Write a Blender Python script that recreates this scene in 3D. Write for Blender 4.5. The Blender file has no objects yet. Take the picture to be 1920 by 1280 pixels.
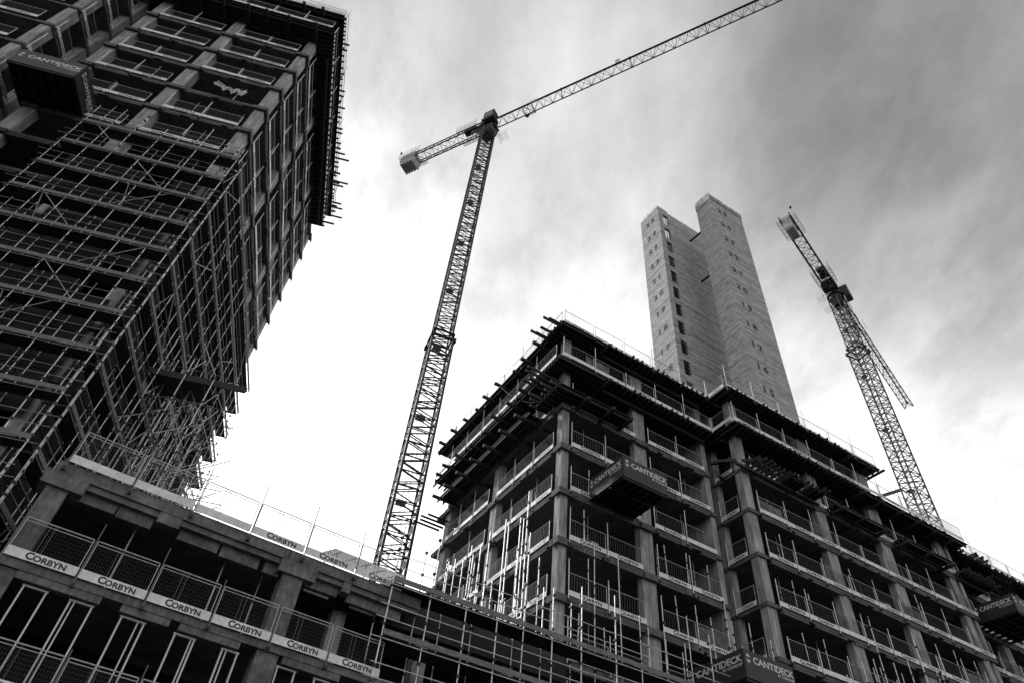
import bpy, math, random
from mathutils import Vector, Matrix
R_ = math.radians
sc = bpy.context.scene
COL = sc.collection
rnd = random.Random(7)
V = Vector

# ------------------------------------------------------------------ mesh helper
class MB:
    def __init__(s): s.v = []; s.f = []; s.sp = []
    def quad8(s, P):
        b = len(s.v); s.v += [tuple(p) for p in P]
        s.f += [tuple(b+i for i in f) for f in ((0,3,2,1),(4,5,6,7),(0,1,5,4),(1,2,6,5),(2,3,7,6),(3,0,4,7))]
        return s
    def box(s, x0, x1, y0, y1, z0, z1):
        return s.quad8([(x0,y0,z0),(x1,y0,z0),(x1,y1,z0),(x0,y1,z0),(x0,y0,z1),(x1,y0,z1),(x1,y1,z1),(x0,y1,z1)])
    def beam(s, p, q, w, h=None, up=(0,0,1)):
        h = h or w; p = V(p); q = V(q); d = (q-p).normalized(); up = V(up)
        if abs(d.dot(up)) > .98: up = V((1,0,0)) if abs(d.x) < .9 else V((0,1,0))
        a = d.cross(up).normalized(); b = a.cross(d)
        a *= w/2; b *= h/2
        return s.quad8([p-a-b, p+a-b, p+a+b, p-a+b, q-a-b, q+a-b, q+a+b, q-a+b])
    def ibeam(s, p, q, w, h, up=(0,0,1)):
        "timber I joist: two flanges and a thin web"
        p = V(p); q = V(q); u = V(up)
        s.beam(p+u*(h/2-.02), q+u*(h/2-.02), w, .04, up); s.beam(p-u*(h/2-.02), q-u*(h/2-.02), w, .04, up)
        return s.beam(p, q, w*.4, h-.081, up)
    def tube(s, p, q, r, n=6, r2=None):
        p = V(p); q = V(q); d = (q-p).normalized(); r2 = r if r2 is None else r2
        t = V((0,0,1)) if abs(d.z) < .9 else V((1,0,0))
        a = d.cross(t).normalized(); c = d.cross(a); b = len(s.v)
        for (o, rr) in ((p, r), (q, r2)):
            for i in range(n):
                g = 2*math.pi*i/n; s.v.append(tuple(o+a*math.cos(g)*rr+c*math.sin(g)*rr))
        for i in range(n):
            j = (i+1) % n; s.f.append((b+i, b+j, b+n+j, b+n+i))
        s.f.append(tuple(b+i for i in reversed(range(n)))); s.f.append(tuple(b+n+i for i in range(n)))
        return s
    def prism(s, pts, y0, y1):
        "outline in x,z pushed from y0 to y1"
        n = len(pts); b = len(s.v)
        s.v += [(x, y0, z) for x, z in pts]+[(x, y1, z) for x, z in pts]
        s.f.append(tuple(b+i for i in range(n))); s.f.append(tuple(b+n+i for i in reversed(range(n))))
        for i in range(n):
            j = (i+1) % n; s.f.append((b+j, b+i, b+n+i, b+n+j))
        return s
    def mesh(s, name, mat=None):
        m = bpy.data.meshes.new(name); m.from_pydata(s.v, [], s.f); m.update()
        if mat: m.materials.append(mat)
        if s.sp:
            m.materials.append(s.sp[1])
            for p in m.polygons:
                if p.index >= s.sp[0]: p.material_index = 1
        return m
    def second(s, mat):
        "faces added from here on carry the second material"
        s.sp = [len(s.f), mat]; return s
    def build(s, name, mat, parent=None, loc=None):
        return link(name, s.mesh(name, mat), parent, loc)

def link(name, me, parent=None, loc=None, rz=0):
    o = bpy.data.objects.new(name, me); COL.objects.link(o)
    if parent is not None: o.parent = parent
    if loc is not None: o.location = loc
    if rz: o.rotation_euler.z = rz
    return o
def tag(o, label=None, cat=None, group=None, kind=None):
    if label: o['label'] = label
    if cat: o['category'] = cat
    if group: o['group'] = group
    if kind: o['kind'] = kind
    return o
def thing(name, loc, rz, label, cat, group=None):
    return tag(link(name, None, None, loc, rz), label, cat, group)
def copy_tree(o, parent=None):
    c = o.copy(); COL.objects.link(c)
    if parent is not None: c.parent = parent
    for ch in o.children: copy_tree(ch, c)
    return c
ORD = ['zeroth','first','second','third','fourth','fifth','sixth','seventh','eighth','ninth','tenth','eleventh','twelfth','thirteenth','fourteenth','fifteenth','sixteenth','seventeenth','eighteenth','nineteenth','twentieth']

# ------------------------------------------------------------------ materials (monochrome place)
def mat(name, val, rough=.8, metal=0., var=0., scale=3., stretch=(1,1,1), bump=0., second=None, fine=0.):
    m = bpy.data.materials.new(name); m.use_nodes = True
    nt = m.node_tree; N = nt.nodes; L = nt.links; b = N['Principled BSDF']
    b.inputs['Roughness'].default_value = rough; b.inputs['Metallic'].default_value = metal
    b.inputs['Base Color'].default_value = (val, val, val, 1)
    if var:
        tc = N.new('ShaderNodeTexCoord'); mp = N.new('ShaderNodeMapping'); mp.inputs['Scale'].default_value = stretch
        L.new(tc.outputs['Object'], mp.inputs['Vector'])
        n1 = N.new('ShaderNodeTexNoise'); n1.inputs['Scale'].default_value = scale; n1.inputs['Detail'].default_value = 8; n1.inputs['Roughness'].default_value = .65
        L.new(mp.outputs[0], n1.inputs['Vector'])
        cr = N.new('ShaderNodeMapRange'); cr.inputs['From Min'].default_value = .3; cr.inputs['From Max'].default_value = .7
        cr.inputs['To Min'].default_value = val*(1-var); cr.inputs['To Max'].default_value = val*(1+var)
        L.new(n1.outputs['Fac'], cr.inputs['Value'])
        out = cr.outputs[0]
        if second:
            n2 = N.new('ShaderNodeTexNoise'); n2.inputs['Scale'].default_value = second[0]; n2.inputs['Detail'].default_value = 4
            m2 = N.new('ShaderNodeMapping'); m2.inputs['Scale'].default_value = second[2]; L.new(tc.outputs['Object'], m2.inputs['Vector']); L.new(m2.outputs[0], n2.inputs['Vector'])
            r2 = N.new('ShaderNodeMapRange'); r2.inputs['From Min'].default_value = .35; r2.inputs['From Max'].default_value = .65
            r2.inputs['To Min'].default_value = 1-second[1]; r2.inputs['To Max'].default_value = 1+second[1]*.6
            L.new(n2.outputs['Fac'], r2.inputs['Value'])
            mu = N.new('ShaderNodeMath'); mu.operation = 'MULTIPLY'; L.new(out, mu.inputs[0]); L.new(r2.outputs[0], mu.inputs[1]); out = mu.outputs[0]
        L.new(out, b.inputs['Base Color'])
        if bump:
            bp = N.new('ShaderNodeBump'); bp.inputs['Strength'].default_value = bump; bp.inputs['Distance'].default_value = .05
            L.new(n1.outputs['Fac'], bp.inputs['Height']); L.new(bp.outputs[0], b.inputs['Normal'])
    return m
M = {}
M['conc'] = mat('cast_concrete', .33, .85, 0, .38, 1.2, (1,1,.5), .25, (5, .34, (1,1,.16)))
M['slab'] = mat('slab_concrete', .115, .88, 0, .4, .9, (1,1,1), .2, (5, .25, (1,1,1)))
M['concN'] = mat('stained_concrete', .155, .85, 0, .5, .8, (1,1,2), .3, (7, .3, (1,1,.4)))
M['core'] = mat('board_marked_concrete', .38, .85, 0, .42, 1.0, (.045,.045,2.9), .35, (2.6, .26, (.5,.5,1.1)))
M['dark'] = mat('interior_shade_black', .010, .9, 0, .3, 2)  # near-black colour stands for the shade of unlit interiors
M['ply'] = mat('formwork_plywood', .018, .7, 0, .4, 1.2)
M['joist'] = mat('formwork_timber', .036, .7, 0, .35, 3)
M['board'] = mat('scaffold_board', .18, .85, 0, .4, 2, (1,1,5), .1, (9, .2, (1,1,1)))
M['toe'] = mat('white_toe_board', .78, .6, 0, .2, 2.5, (1,1,1), 0, (11, .1, (1,1,1)))
M['ink'] = mat('black_lettering', .02, .6)
M['white'] = mat('white_lettering', .6, .6)
M['tube'] = mat('galvanised_tube', .74, .45, .25, .3, 4)
M['steel'] = mat('galvanised_steel', .5, .5, .2, .25, 5)
M['clamp'] = mat('dark_steel_fitting', .04, .6, .4)
M['crane'] = mat('crane_steel', .018, .6, .1, .3, 2)
M['crane2'] = mat('crane_mast_steel', .022, .6, .1, .3, 2)
M['cwt'] = mat('counterweight_concrete', .42, .8, 0, .2, 1.5)
M['hoard'] = mat('charcoal_side_sheet', .022, .55, 0, .25, 1.6)
M['under'] = mat('black_platform_steel', .012, .55, .2, .3, 2)
M['cloth'] = mat('pale_cloth', .62, .9, 0, .35, 3, (1,1,1), .3)
M['ground'] = mat('site_ground', .035, .95, 0, .4, .15, (1,1,1), .2)
M['frame'] = mat('pale_stud_metal', .62, .5, .2, .12, 6)
M['rebar'] = mat('reinforcement_bar', .10, .8, .2)
M['net'] = mat('debris_sheeting', .16, .9, 0, .5, .7, (1,1,.4), .2, (3, .4, (1,1,1)))
M['dslab'] = mat('shaded_concrete', .04, .9, 0, .4, 1)  # slab concrete with shade put into its colour
M['rail'] = mat('mid_grey_tube', .34, .5, .2, .3, 4)  # mid-grey tube for rails, ledgers and braces
M['bars'] = mat('dull_mesh_wire', .15, .6, .2)
M['glass'] = mat('cab_window_glass', .08, .12, .0)

# ------------------------------------------------------------------ lettering
def text_mesh(name, parts, material, thick=.004, bold=.0):
    """parts: list of (string, x, z, size, xscale); lies in the x,z plane facing -y"""
    me_all = MB()
    for (s, x, z, size, xs) in parts:
        cu = bpy.data.curves.new('t', 'FONT'); cu.body = s; cu.size = size; cu.offset = bold*size; cu.extrude = 0; cu.resolution_u = 3
        ob = bpy.data.objects.new('t', cu); COL.objects.link(ob)
        dg = bpy.context.evaluated_depsgraph_get(); dg.update()
        me = bpy.data.meshes.new_from_object(ob.evaluated_get(dg))
        b = len(me_all.v)
        me_all.v += [(x+v.co.x*xs, -thick, z+v.co.y) for v in me.vertices]
        me_all.f += [tuple(b+i for i in p.vertices) for p in me.polygons]
        bpy.data.objects.remove(ob); bpy.data.curves.remove(cu); bpy.data.meshes.remove(me)
    return me_all.mesh(name, material)

# ------------------------------------------------------------------ frames (all at true places in metres)
class Frame:
    def __init__(s, x, y, az): s.o = V((x,y,0)); s.az = az; s.U = V((math.cos(az), math.sin(az), 0)); s.W = V((-math.sin(az), math.cos(az), 0))
    def P(s, u, w, z): return s.o+s.U*u+s.W*w+V((0,0,z))
FR = Frame(3.64, 32.11, .474)
FB = Frame(-18.22, 21.96, .157)
FN = Frame(-13.95, 19.285, .541)
H = 3.1
def ZR(l): return 23.88+H*l
def ZB(l): return 53.38+H*l
ZN = 13.79

# ------------------------------------------------------------------ guard barrier prototype(s)
def make_barrier(kind):
    Lr = 2.5
    t = thing('guard_barrier', (0,0,0), 0, 'x', 'barrier')
    fr = MB()
    r = .022
    zt, zb = 1.2, .14
    for z in (zb, zt): fr.tube((.06,0,z), (Lr-.06,0,z), r, 5)
    if kind == 'mesh': fr.tube((.06,0,zt-.1), (Lr-.06,0,zt-.1), r*.7, 5)
    for x in (.06, Lr-.06): fr.tube((x,0,zb), (x,0,zt), r, 5)
    fr.build('panel_frame', M['steel'], t)
    inf = MB()
    if kind == 'bars':
        n = 14
        for i in range(1, n): inf.tube((.06+(Lr-.12)*i/n, 0, zb), (.06+(Lr-.12)*i/n, 0, zt), .009, 3)
    else:
        for i in range(1, 25): inf.tube((.06+(Lr-.12)*i/25, 0, zb), (.06+(Lr-.12)*i/25, 0, zt-.1), .004, 3)
        for i in range(1, 9): inf.tube((.06,0,zb+i*.12), (Lr-.06,0,zb+i*.12), .004, 3)
        for x in (Lr*.36, Lr*.43): inf.tube((x,0,zb), (x,0,zt), .012, 4)
    inf.build('infill_mesh', M['bars'], t)
    tb = MB().box(0, Lr-.02, -.05, -.02, -.02, .26).build('toe_board', M['toe'], t)
    # dark lettering in small capitals
    me = text_mesh('board_lettering', [('C', .68, .03, .29, 1.35), ('ORBYN', .94, .03, .235, 1.45)], M['ink'], .004, .035)
    link('board_lettering', me, tb, (0, -.05, 0))
    po = MB().tube((0,-.07,-.25), (0,-.07,1.75), .026 if kind == 'bars' else .019, 6).build('post', M['tube' if kind == 'bars' else 'bars'], t)
    MB().box(-.06,.06,-.13,-.01,-.34,-.22).build('post_foot', M['clamp'], po)
    return t
B_BAR = make_barrier('bars'); B_MESH = make_barrier('mesh')
USED = {}
def barrier(proto, fr, u, w, z, face, L, label, group, text=True, post=1.0):
    o = copy_tree(proto)
    rz = {'front': fr.az, 'left': fr.az-math.pi/2, 'right': fr.az+math.pi/2}[face]
    o.location = fr.P(u, w, z); o.rotation_euler = (0, R_(rnd.uniform(-.35,.35)), rz+R_(rnd.uniform(-.5,.5))); o.scale = (L/2.5, 1, 1); text = text and not ('roof edge' in label and label.split()[0] in ('first','second','third'))
    tag(o, label, 'barrier', group)
    for ch in list(o.children):
        if ch.name.startswith('post'): ch.scale = (2.5/L, 1, post)
        if ch.name.startswith('toe_board') and not text:
            for g in list(ch.children): bpy.data.objects.remove(g)
    return o
PENDING = []
def run(proto, fr, face, a0, a1, off, z, L, text_label, group, textp=.85, postf=None, skip=0.0):
    """a row of barriers; a along u (front) or w (left/right)"""
    n = max(1, round((a1-a0)/L)); s = (a1-a0)/n
    for i in range(n):
        if rnd.random() < skip: continue
        a = a0+i*s
        ph = postf() if postf else rnd.choice([.72, .9, 1.0, 1.1, 1.2])
        if face == 'front': u, w = a, off
        elif face == 'left': u, w = off, a+s
        else: u, w = off, a
        PENDING.append((proto, fr, u, w, z, face, s*.985, text_label.replace('#', ORD[i+1]), group, rnd.random() < textp, ph))

# ================================================================== RIGHT BUILDING
rb = thing('concrete_frame_building', FR.o, FR.az, 'large unfinished concrete frame block on the right, with timber formwork decks on top', 'building')
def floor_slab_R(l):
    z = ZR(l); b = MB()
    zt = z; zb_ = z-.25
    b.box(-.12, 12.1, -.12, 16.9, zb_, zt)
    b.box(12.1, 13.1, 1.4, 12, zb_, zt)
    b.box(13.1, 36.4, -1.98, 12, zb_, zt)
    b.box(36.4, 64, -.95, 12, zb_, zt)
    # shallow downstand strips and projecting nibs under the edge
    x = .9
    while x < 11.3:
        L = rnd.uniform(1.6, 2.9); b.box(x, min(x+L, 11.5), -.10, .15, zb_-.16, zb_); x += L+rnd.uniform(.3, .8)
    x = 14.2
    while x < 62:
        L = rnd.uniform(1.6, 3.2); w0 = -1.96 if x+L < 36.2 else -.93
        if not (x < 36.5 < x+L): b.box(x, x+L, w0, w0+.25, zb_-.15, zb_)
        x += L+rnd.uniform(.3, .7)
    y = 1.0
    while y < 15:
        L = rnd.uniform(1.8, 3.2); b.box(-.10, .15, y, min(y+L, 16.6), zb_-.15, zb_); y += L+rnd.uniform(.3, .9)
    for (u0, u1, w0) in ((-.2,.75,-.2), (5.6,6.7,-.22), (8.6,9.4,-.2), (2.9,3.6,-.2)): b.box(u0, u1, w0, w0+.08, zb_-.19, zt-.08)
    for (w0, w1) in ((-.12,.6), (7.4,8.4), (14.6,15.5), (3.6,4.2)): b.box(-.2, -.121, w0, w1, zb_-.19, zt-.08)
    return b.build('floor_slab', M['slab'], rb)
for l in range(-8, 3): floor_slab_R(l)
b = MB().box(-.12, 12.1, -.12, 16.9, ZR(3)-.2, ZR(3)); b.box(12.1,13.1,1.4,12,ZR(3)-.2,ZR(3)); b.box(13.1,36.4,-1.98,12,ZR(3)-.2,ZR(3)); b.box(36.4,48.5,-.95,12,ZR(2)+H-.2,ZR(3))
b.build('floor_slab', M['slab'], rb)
def colR(u0, u1, w0, w1, ltop, lb=-8):
    b = MB()
    for l in range(lb, ltop):
        e = rnd.uniform(-.012, .012)
        b.box(u0+e, u1+e, w0+abs(e)*.6, w1, ZR(l), ZR(l+1)-.251)
    return b.build('column', M['conc'], rb)
for (u0,u1,w0,w1,lt) in ((0,.5,0,.55,4),(5.65,6.6,.02,.5,4),(0,.45,7.4,8.2,4),(0,.45,14.7,15.5,3),(11.66,12.09,.02,.4,4),
    (13.15,13.85,-1.86,-1.3,4),(13.15,13.6,.35,.9,4),(20.2,21.15,-1.86,-1.35,4),(26.9,27.95,-1.86,-1.35,4),(34.7,35.4,-1.86,-1.4,3),
    (40.8,41.6,-.8,-.3,3),(46.5,47.3,-.8,-.3,3),(53,53.8,-.8,-.3,3),
    (17,17.5,2.2,2.7,4),(23.8,24.3,2.2,2.7,4),(31,31.5,2.2,2.7,3),(4,4.4,4.6,5,4),(38,38.5,2.6,3.1,3)): colR(u0,u1,w0,w1,lt)
# long pier walls across the block
pw = MB()
for l in range(-8, 4): pw.box(11.7, 12.05, .402, 6.5, ZR(l), ZR(l+1)-.251)
pw.build('pier_wall', M['conc'], rb)
pw = MB()
for l in range(-8, 3): pw.box(35.9, 36.3, -1.8, 5, ZR(l), ZR(l+1)-.251)
pw.build('pier_wall', M['conc'], rb)
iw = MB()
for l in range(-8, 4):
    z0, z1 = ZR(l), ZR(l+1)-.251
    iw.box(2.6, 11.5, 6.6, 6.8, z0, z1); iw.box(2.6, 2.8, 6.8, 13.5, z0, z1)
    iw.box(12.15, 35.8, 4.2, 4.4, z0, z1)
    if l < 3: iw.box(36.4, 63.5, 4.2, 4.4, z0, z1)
iw.build('inner_wall', M['dark'], rb)  # walls coloured black so the open floors read as unlit
# recess side walls
rs = MB()
for l in range(-8, 4): rs.box(13.15, 13.35, .91, 4.1, ZR(l), ZR(l+1)-.251)
rs.build('recess_wall', M['conc'], rb)
# back props inside the storeys (standing steel props, each a thing)
def prop_proto():
    t = thing('steel_prop', (0,0,0), 0, 'x', 'prop')
    MB().tube((0,0,0), (0,0,1.6), .035, 6).build('outer_tube', M['steel'], t)
    MB().tube((0,0,1.6), (0,0,2.83), .025, 6).build('inner_tube', M['steel'], t)
    MB().box(-.09,.09,-.09,.09,2.83,2.845).build('head_plate', M['clamp'], t)
    MB().tube((0,0,1.52), (0,0,1.64), .055, 6).build('collar_nut', M['clamp'], t)
    return t
PP = prop_proto(); PPu = []
def prop(fr, u, w, z, label):
    o = PP if not PPu else copy_tree(PP); PPu.append(1)
    o.location = fr.P(u, w, z); o.rotation_euler = (R_(rnd.uniform(-.6,.6)), R_(rnd.uniform(-.6,.6)), rnd.uniform(0,6))
    tag(o, label, 'prop', 'steel props standing inside the open floors')
LV = lambda l: ('top deck' if l == 4 else ORD[5-l]+' floor down')
# barriers on the right building
G1 = 'guard barriers along the floor edges of the right block'
for l in range(-4, 5):
    z = ZR(l)
    where = LV(l)
    if l <= 2:
        run(B_BAR, FR, 'front', .55, 5.6, -.16, z, 2.5, "# guard panel from the corner, first bay of the long face, "+where, G1)
        run(B_BAR, FR, 'front', 6.65, 11.6, -.16, z, 2.5, "# guard panel past the middle column, right block's long face, "+where, G1)
        run(B_BAR, FR, 'left', .6, 7.3, -.16, z, 2.3, "# guard panel round the corner on the right block's short face, "+where, G1)
        run(B_BAR, FR, 'left', 8.3, 14.6, -.16, z, 2.1, "# guard panel past the second column, right block's short face, "+where, G1)
        run(B_BAR, FR, 'left', -1.3, .3, 13.05, z, 1.6, "# guard panel beside the recess of the right block, "+where, G1)
        run(B_BAR, FR, 'front', 14.0, 36.2, -2.02, z, 2.47, "# guard panel right of the recess on the projecting face, "+where, G1)
        if l > -3: run(B_BAR, FR, 'front', 36.6, 51, -1.0, z, 2.4, "# guard panel beyond the far pier at right, "+where, G1)
    elif l == 3:
        run(B_BAR, FR, 'front', -.8, 12.0, -.98, z+.02, 2.6, "# guard panel along the right block's near long edge, "+where, G1, .6)
        run(B_BAR, FR, 'left', -.6, 16.4, -1.0, z+.02, 2.4, "# guard panel along the right block's short edge, "+where, G1, .3)
        run(B_BAR, FR, 'left', -2.8, -1.0, 12.1, z+.02, 1.8, "# guard panel on the stepped return, "+where, G1, 0)
        run(B_BAR, FR, 'front', 12.2, 37.3, -2.85, z+.02, 2.5, "# guard panel along the projecting edge, "+where, G1, .5)
        run(B_BAR, FR, 'front', 37.6, 60, -1.8, z+.02, 2.5, "# guard panel along the far right edge, "+where, G1, .2)
    else:
        run(B_BAR, FR, 'front', -.8, 12.0, -.98, z+.04, 2.6, '# panel from the corner along the near edge of the top deck', G1, .5)
        run(B_BAR, FR, 'left', -.9, 17.2, -.8, z+.04, 2.6, '# panel from the corner along the short edge of the top deck', G1, .0)
        run(B_BAR, FR, 'left', -2.7, -1.0, 12.1, z+.04, 1.7, '# panel on the stepped return of the top deck', G1, 1)
        run(B_BAR, FR, 'front', 12.2, 28.4, -2.8, z+.04, 2.5, '# panel along the projecting edge of the top deck', G1, .3)
k = 0
for l in range(-4, 2):
    for (u, w) in ((2.3,.9),(4.2,1.6),(8.0,1.2),(10.4,1.0),(16.2,-.9),(18.4,-.6),(23.2,-.9),(25.0,-.4),(30.2,-.8),(32.6,-.5),(.9,3.4),(.9,11.2)):
        if rnd.random() < .55:
            k += 1; prop(FR, u+rnd.uniform(-.4,.4), w, ZR(l), 'grey steel prop %s, %s' % ({2.3:'right of the corner column',4.2:'in the first bay of the long face',8.0:'just past the middle column',10.4:'left of the pier wall',16.2:'first after the recess',18.4:'second after the recess',23.2:'in the second projecting bay',25.0:'late in the second projecting bay',30.2:'in the third projecting bay',32.6:'late in the third projecting bay',.9:'%s on the short face' % ('near' if w < 5 else 'far')}[u], LV(l)))

# ------------------------------------------------------------------ formwork decks
def deck(fr, z, u0, u1, w0, w1, label, joists, bearers, holes=(), name='formwork_deck', fascia=None, zdrop=0, group='timber formwork decks'):
    t = thing(name, fr.P(0,0,z), fr.az, label, 'formwork', group)
    p = MB()
    if not holes: p.box(u0, u1, w0, w1, -.03, 0.01)
    else:
        for (a, c) in holes: p.box(a, c, w0, w1, -.03, .01)
    p.build('plywood_sheet', M['ply'], t)
    for (axis, c, a, e) in joists:
        m = MB()
        m.ibeam(*(((c,a,-.13),(c,e,-.13)) if axis == 'W' else ((a,c,-.13),(e,c,-.13))), .09, .2)
        m.build('joist', M['joist'], t)
    for (axis, c, a, e, hh) in bearers:
        m = MB()
        if axis == 'W': m.beam((c-.06,a,-.235-hh/2),(c-.06,e,-.235-hh/2),.07,hh); m.beam((c+.06,a,-.235-hh/2),(c+.06,e,-.235-hh/2),.07,hh)
        else: m.beam((a,c-.06,-.235-hh/2),(e,c-.06,-.235-hh/2),.07,hh); m.beam((a,c+.06,-.235-hh/2),(e,c+.06,-.235-hh/2),.07,hh)
        m.build('bearer', M['joist'], t)
    if fascia:
        for f in fascia: MB().box(*f).build('edge_board', M['toe'], t)
    return t
def fr_range(a, b, s, j=.06):
    o = []; x = a
    while x < b: o.append(x+rnd.uniform(-j, j)); x += s
    return o
# top deck, corner block
for (lv, nm) in ((4, 'top formwork deck over the corner block, joists poking past its edges'), (3, 'formwork deck one storey below the top, wrapping the corner block')):
    js = [('W', u, -1.15-rnd.uniform(0,.28), 5.5) for u in fr_range(3.0, 12.0, .46)]
    js += [('U', w, -1.15-(rnd.uniform(.3,1.3) if rnd.random() < .5 and lv == 4 else 0), 2.6) for w in fr_range(-.95, .9, .36)]
    js += [('W', u, 1.0, 17.2) for u in fr_range(-.85, 2.5, .45)]
    bs = [('U', w, -1.2-rnd.uniform(.05,.6), 3.2, .2) for w in fr_range(1.4, 16.6, 1.75, .25)]
    bs += [('W', 2.75, -1.45, 1.2, .22), ('U', -.2, 2.9, 11.9, .2), ('U', 1.6, 3.4, 11.6, .2)]
    if lv == 4: bs += [('U', w, -2.0, -.9, .09) for w in (-.9, .1, .7)]
    deck(FR, ZR(lv)-.02 if lv == 4 else ZR(lv)-.205, -1.0, 12.25, -1.1, 17.4 if lv == 4 else 16.8, nm, js, bs,
         fascia=[(-1.02,-.99,-.2,17.3,.012,.1)] if lv == 4 else None)
# projecting block
for (lv, ue, nm) in ((4, 28.5, 'top formwork deck of the projecting block, below the lift core'), (3, 37.4, 'long formwork deck one storey below the top on the projecting block')):
    js = [('W', u, -3.0-rnd.uniform(0,.22), 1.5) for u in fr_range(12.5, min(ue, 24.5), .44)]
    js += [('U', w, 24.8, ue) for w in fr_range(-2.75, 1.2, .5)]
    bs = [('U', -1.1, 12.6, ue, .2), ('U', .9, 12.6, ue, .2)] + [('W', u, -3.1, -.2, .22) for u in fr_range(25, ue, 2.1)]
    if lv == 4: bs.append(('W', ue-.1, -3.3, 1.5, .12))
    deck(FR, ZR(lv)-.02 if lv == 4 else ZR(lv)-.205, 12.15, ue, -2.95, 11.5, nm, js, bs)
js = [('W', u, -2.0-rnd.uniform(0,.7 if u < 41 else .25), 2) for u in fr_range(36.4, 62, .42)]
deck(FR, ZR(3)-.205, 37.45, 62, -1.9, 11.5, 'far formwork deck at the right end with ragged joist ends', js, [('U', -.2, 37.6, 61.5, .2), ('U', 1.4, 37.6, 61.5, .2)])
# loose formwork tables two levels below the top
deck(FR, ZR(2)+.25, -1.1, 4.4, -1.3, 1.6, 'formwork table jutting at the corner column, two storeys below the top', [('U', w, -1.5-rnd.uniform(0,.8), 4.5) for w in fr_range(-1.1,1.5,.42)], [('W', 2.7,-1.7,1.6,.22), ('W', .9,-1.5,1.6,.2), ('W',4.2,-1.6,1.2,.2)], group='loose formwork tables')
deck(FR, ZR(2)+.1, -1.3, 2.2, 2.2, 14.5, 'long formwork table on the short face, two storeys below the top', [('W', u, 2.0, 14.8) for u in fr_range(-1.2,2.2,.45)], [('U', w, -2.0, 2.4, .2) for w in fr_range(2.6, 14.4, 1.9, .2)], group='loose formwork tables')
deck(FR, ZR(2)+.2, 13.2, 20, -3.1, .8, 'broken formwork table with boards missing beside the recess', [('W', u, -3.3-rnd.uniform(0,.4), 1) for u in fr_range(13.3, 20, .46)], [('U', -2.2, 12.4, 20.2, .18), ('U', -.4, 12.6, 20, .18)], holes=((16.6,17.9),(18.6,20)), fascia=[(13.6+.62*i, 13.9+.62*i, -2.2+.03*i, -2.1+.03*i, .02, .2) for i in range(10)], group='loose formwork tables')
deck(FR, ZR(2)+.1, 21.3, 26.4, -3.0, .6, 'formwork table hung under the decks between middle columns', [('U', w, 21.2, 26.5) for w in fr_range(-2.9,.5,.45)], [('W', u, -3.2, .7, .2) for u in (21.6, 23.8, 26.2)], group='loose formwork tables')
deck(FR, ZR(2)+.05, 28.2, 33.8, -3.0, .6, 'formwork table hung under the decks near the far pier', [('U', w, 28.1, 33.9) for w in fr_range(-2.9,.5,.45)], [('W', u, -3.2, .7, .2) for u in (28.4, 31.0, 33.6)], group='loose formwork tables')
deck(FR, ZR(2)+.1, 35.4, 39.4, -2.6, .6, 'small formwork table at the far pier, right end', [('W', u, -2.9-rnd.uniform(0,.5), .7) for u in fr_range(35.4,39.4,.44)], [('U', -1.9, 35.3, 39.6, .2)], group='loose formwork tables')
# stray beams and bundles
def loose_beam(p, q, w, h, label, m='joist'):
    p = V(p); q = V(q); mb = MB().ibeam((0,0,0), q-p, w, h)
    o = mb.build('loose_beam', M[m]); o.location = p
    return tag(o, label, 'beam', 'loose formwork beams')
zz = ZR(3)+.35
loose_beam(FR.P(27.4,-1.9,zz), FR.P(28.2,-4.0,zz+.1), .14, .2, 'single timber beam sticking out above the second deck, left of the far crane', 'board')
for i, (w, zo) in enumerate(((.3,.5),(.9,.75),(1.6,.55),(2.4,.5))):
    loose_beam(FR.P(-2.6+.2*i, w, ZR(2)+zo+1.5), FR.P(.7, w, ZR(2)+zo+1.5), .1, .16, '%s loose timber beam laid across the guard rail at the corner column' % ORD[i+1])
for i in range(4):
    loose_beam(FR.P(12.2, -.9+i*.35, ZR(2)+.7+.12*i), FR.P(14.6, -2.7+i*.3, ZR(2)+.85+.12*i), .1, .18, '%s loose timber beam laid over the broken table beside the recess' % ORD[i+1])
for i, w in enumerate((15.0, 15.7, 16.4, 17.1)):
    loose_beam(FR.P(-1.7-.25*(i%2), w, ZR(1)+1.9+.12*i), FR.P(.3, w, ZR(1)+1.9+.12*i), .1, .14, '%s dark beam end poking from the far left edge against the sky' % ORD[i+1])
for i in range(6):
    loose_beam(FR.P(39.5+.5*i, -2.8, ZR(2)+1.0+.05*i), FR.P(43.0+.5*i, -1.2, ZR(2)+1.1+.05*i), .1, .2, '%s timber beam in the loose bundle below the far right deck' % ORD[i+1])
# pale bag on the stepped return
bag = MB()
for i in range(9):
    x = 12.5+rnd.uniform(0,1.1); y = -2.5+rnd.uniform(0,.9); s = rnd.uniform(.18,.3); z0 = ZR(3)+.05+rnd.uniform(0,.35)
    bag.tube((x,y,z0), (x,y,z0+s*1.3), s, 7, s*.6)
o = bag.build('rubble_bag', M['cloth'], None, FR.o); o.rotation_euler.z = FR.az
tag(o, 'heap of pale sacks behind the guard barrier at the stepped corner', 'sacks')

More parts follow.
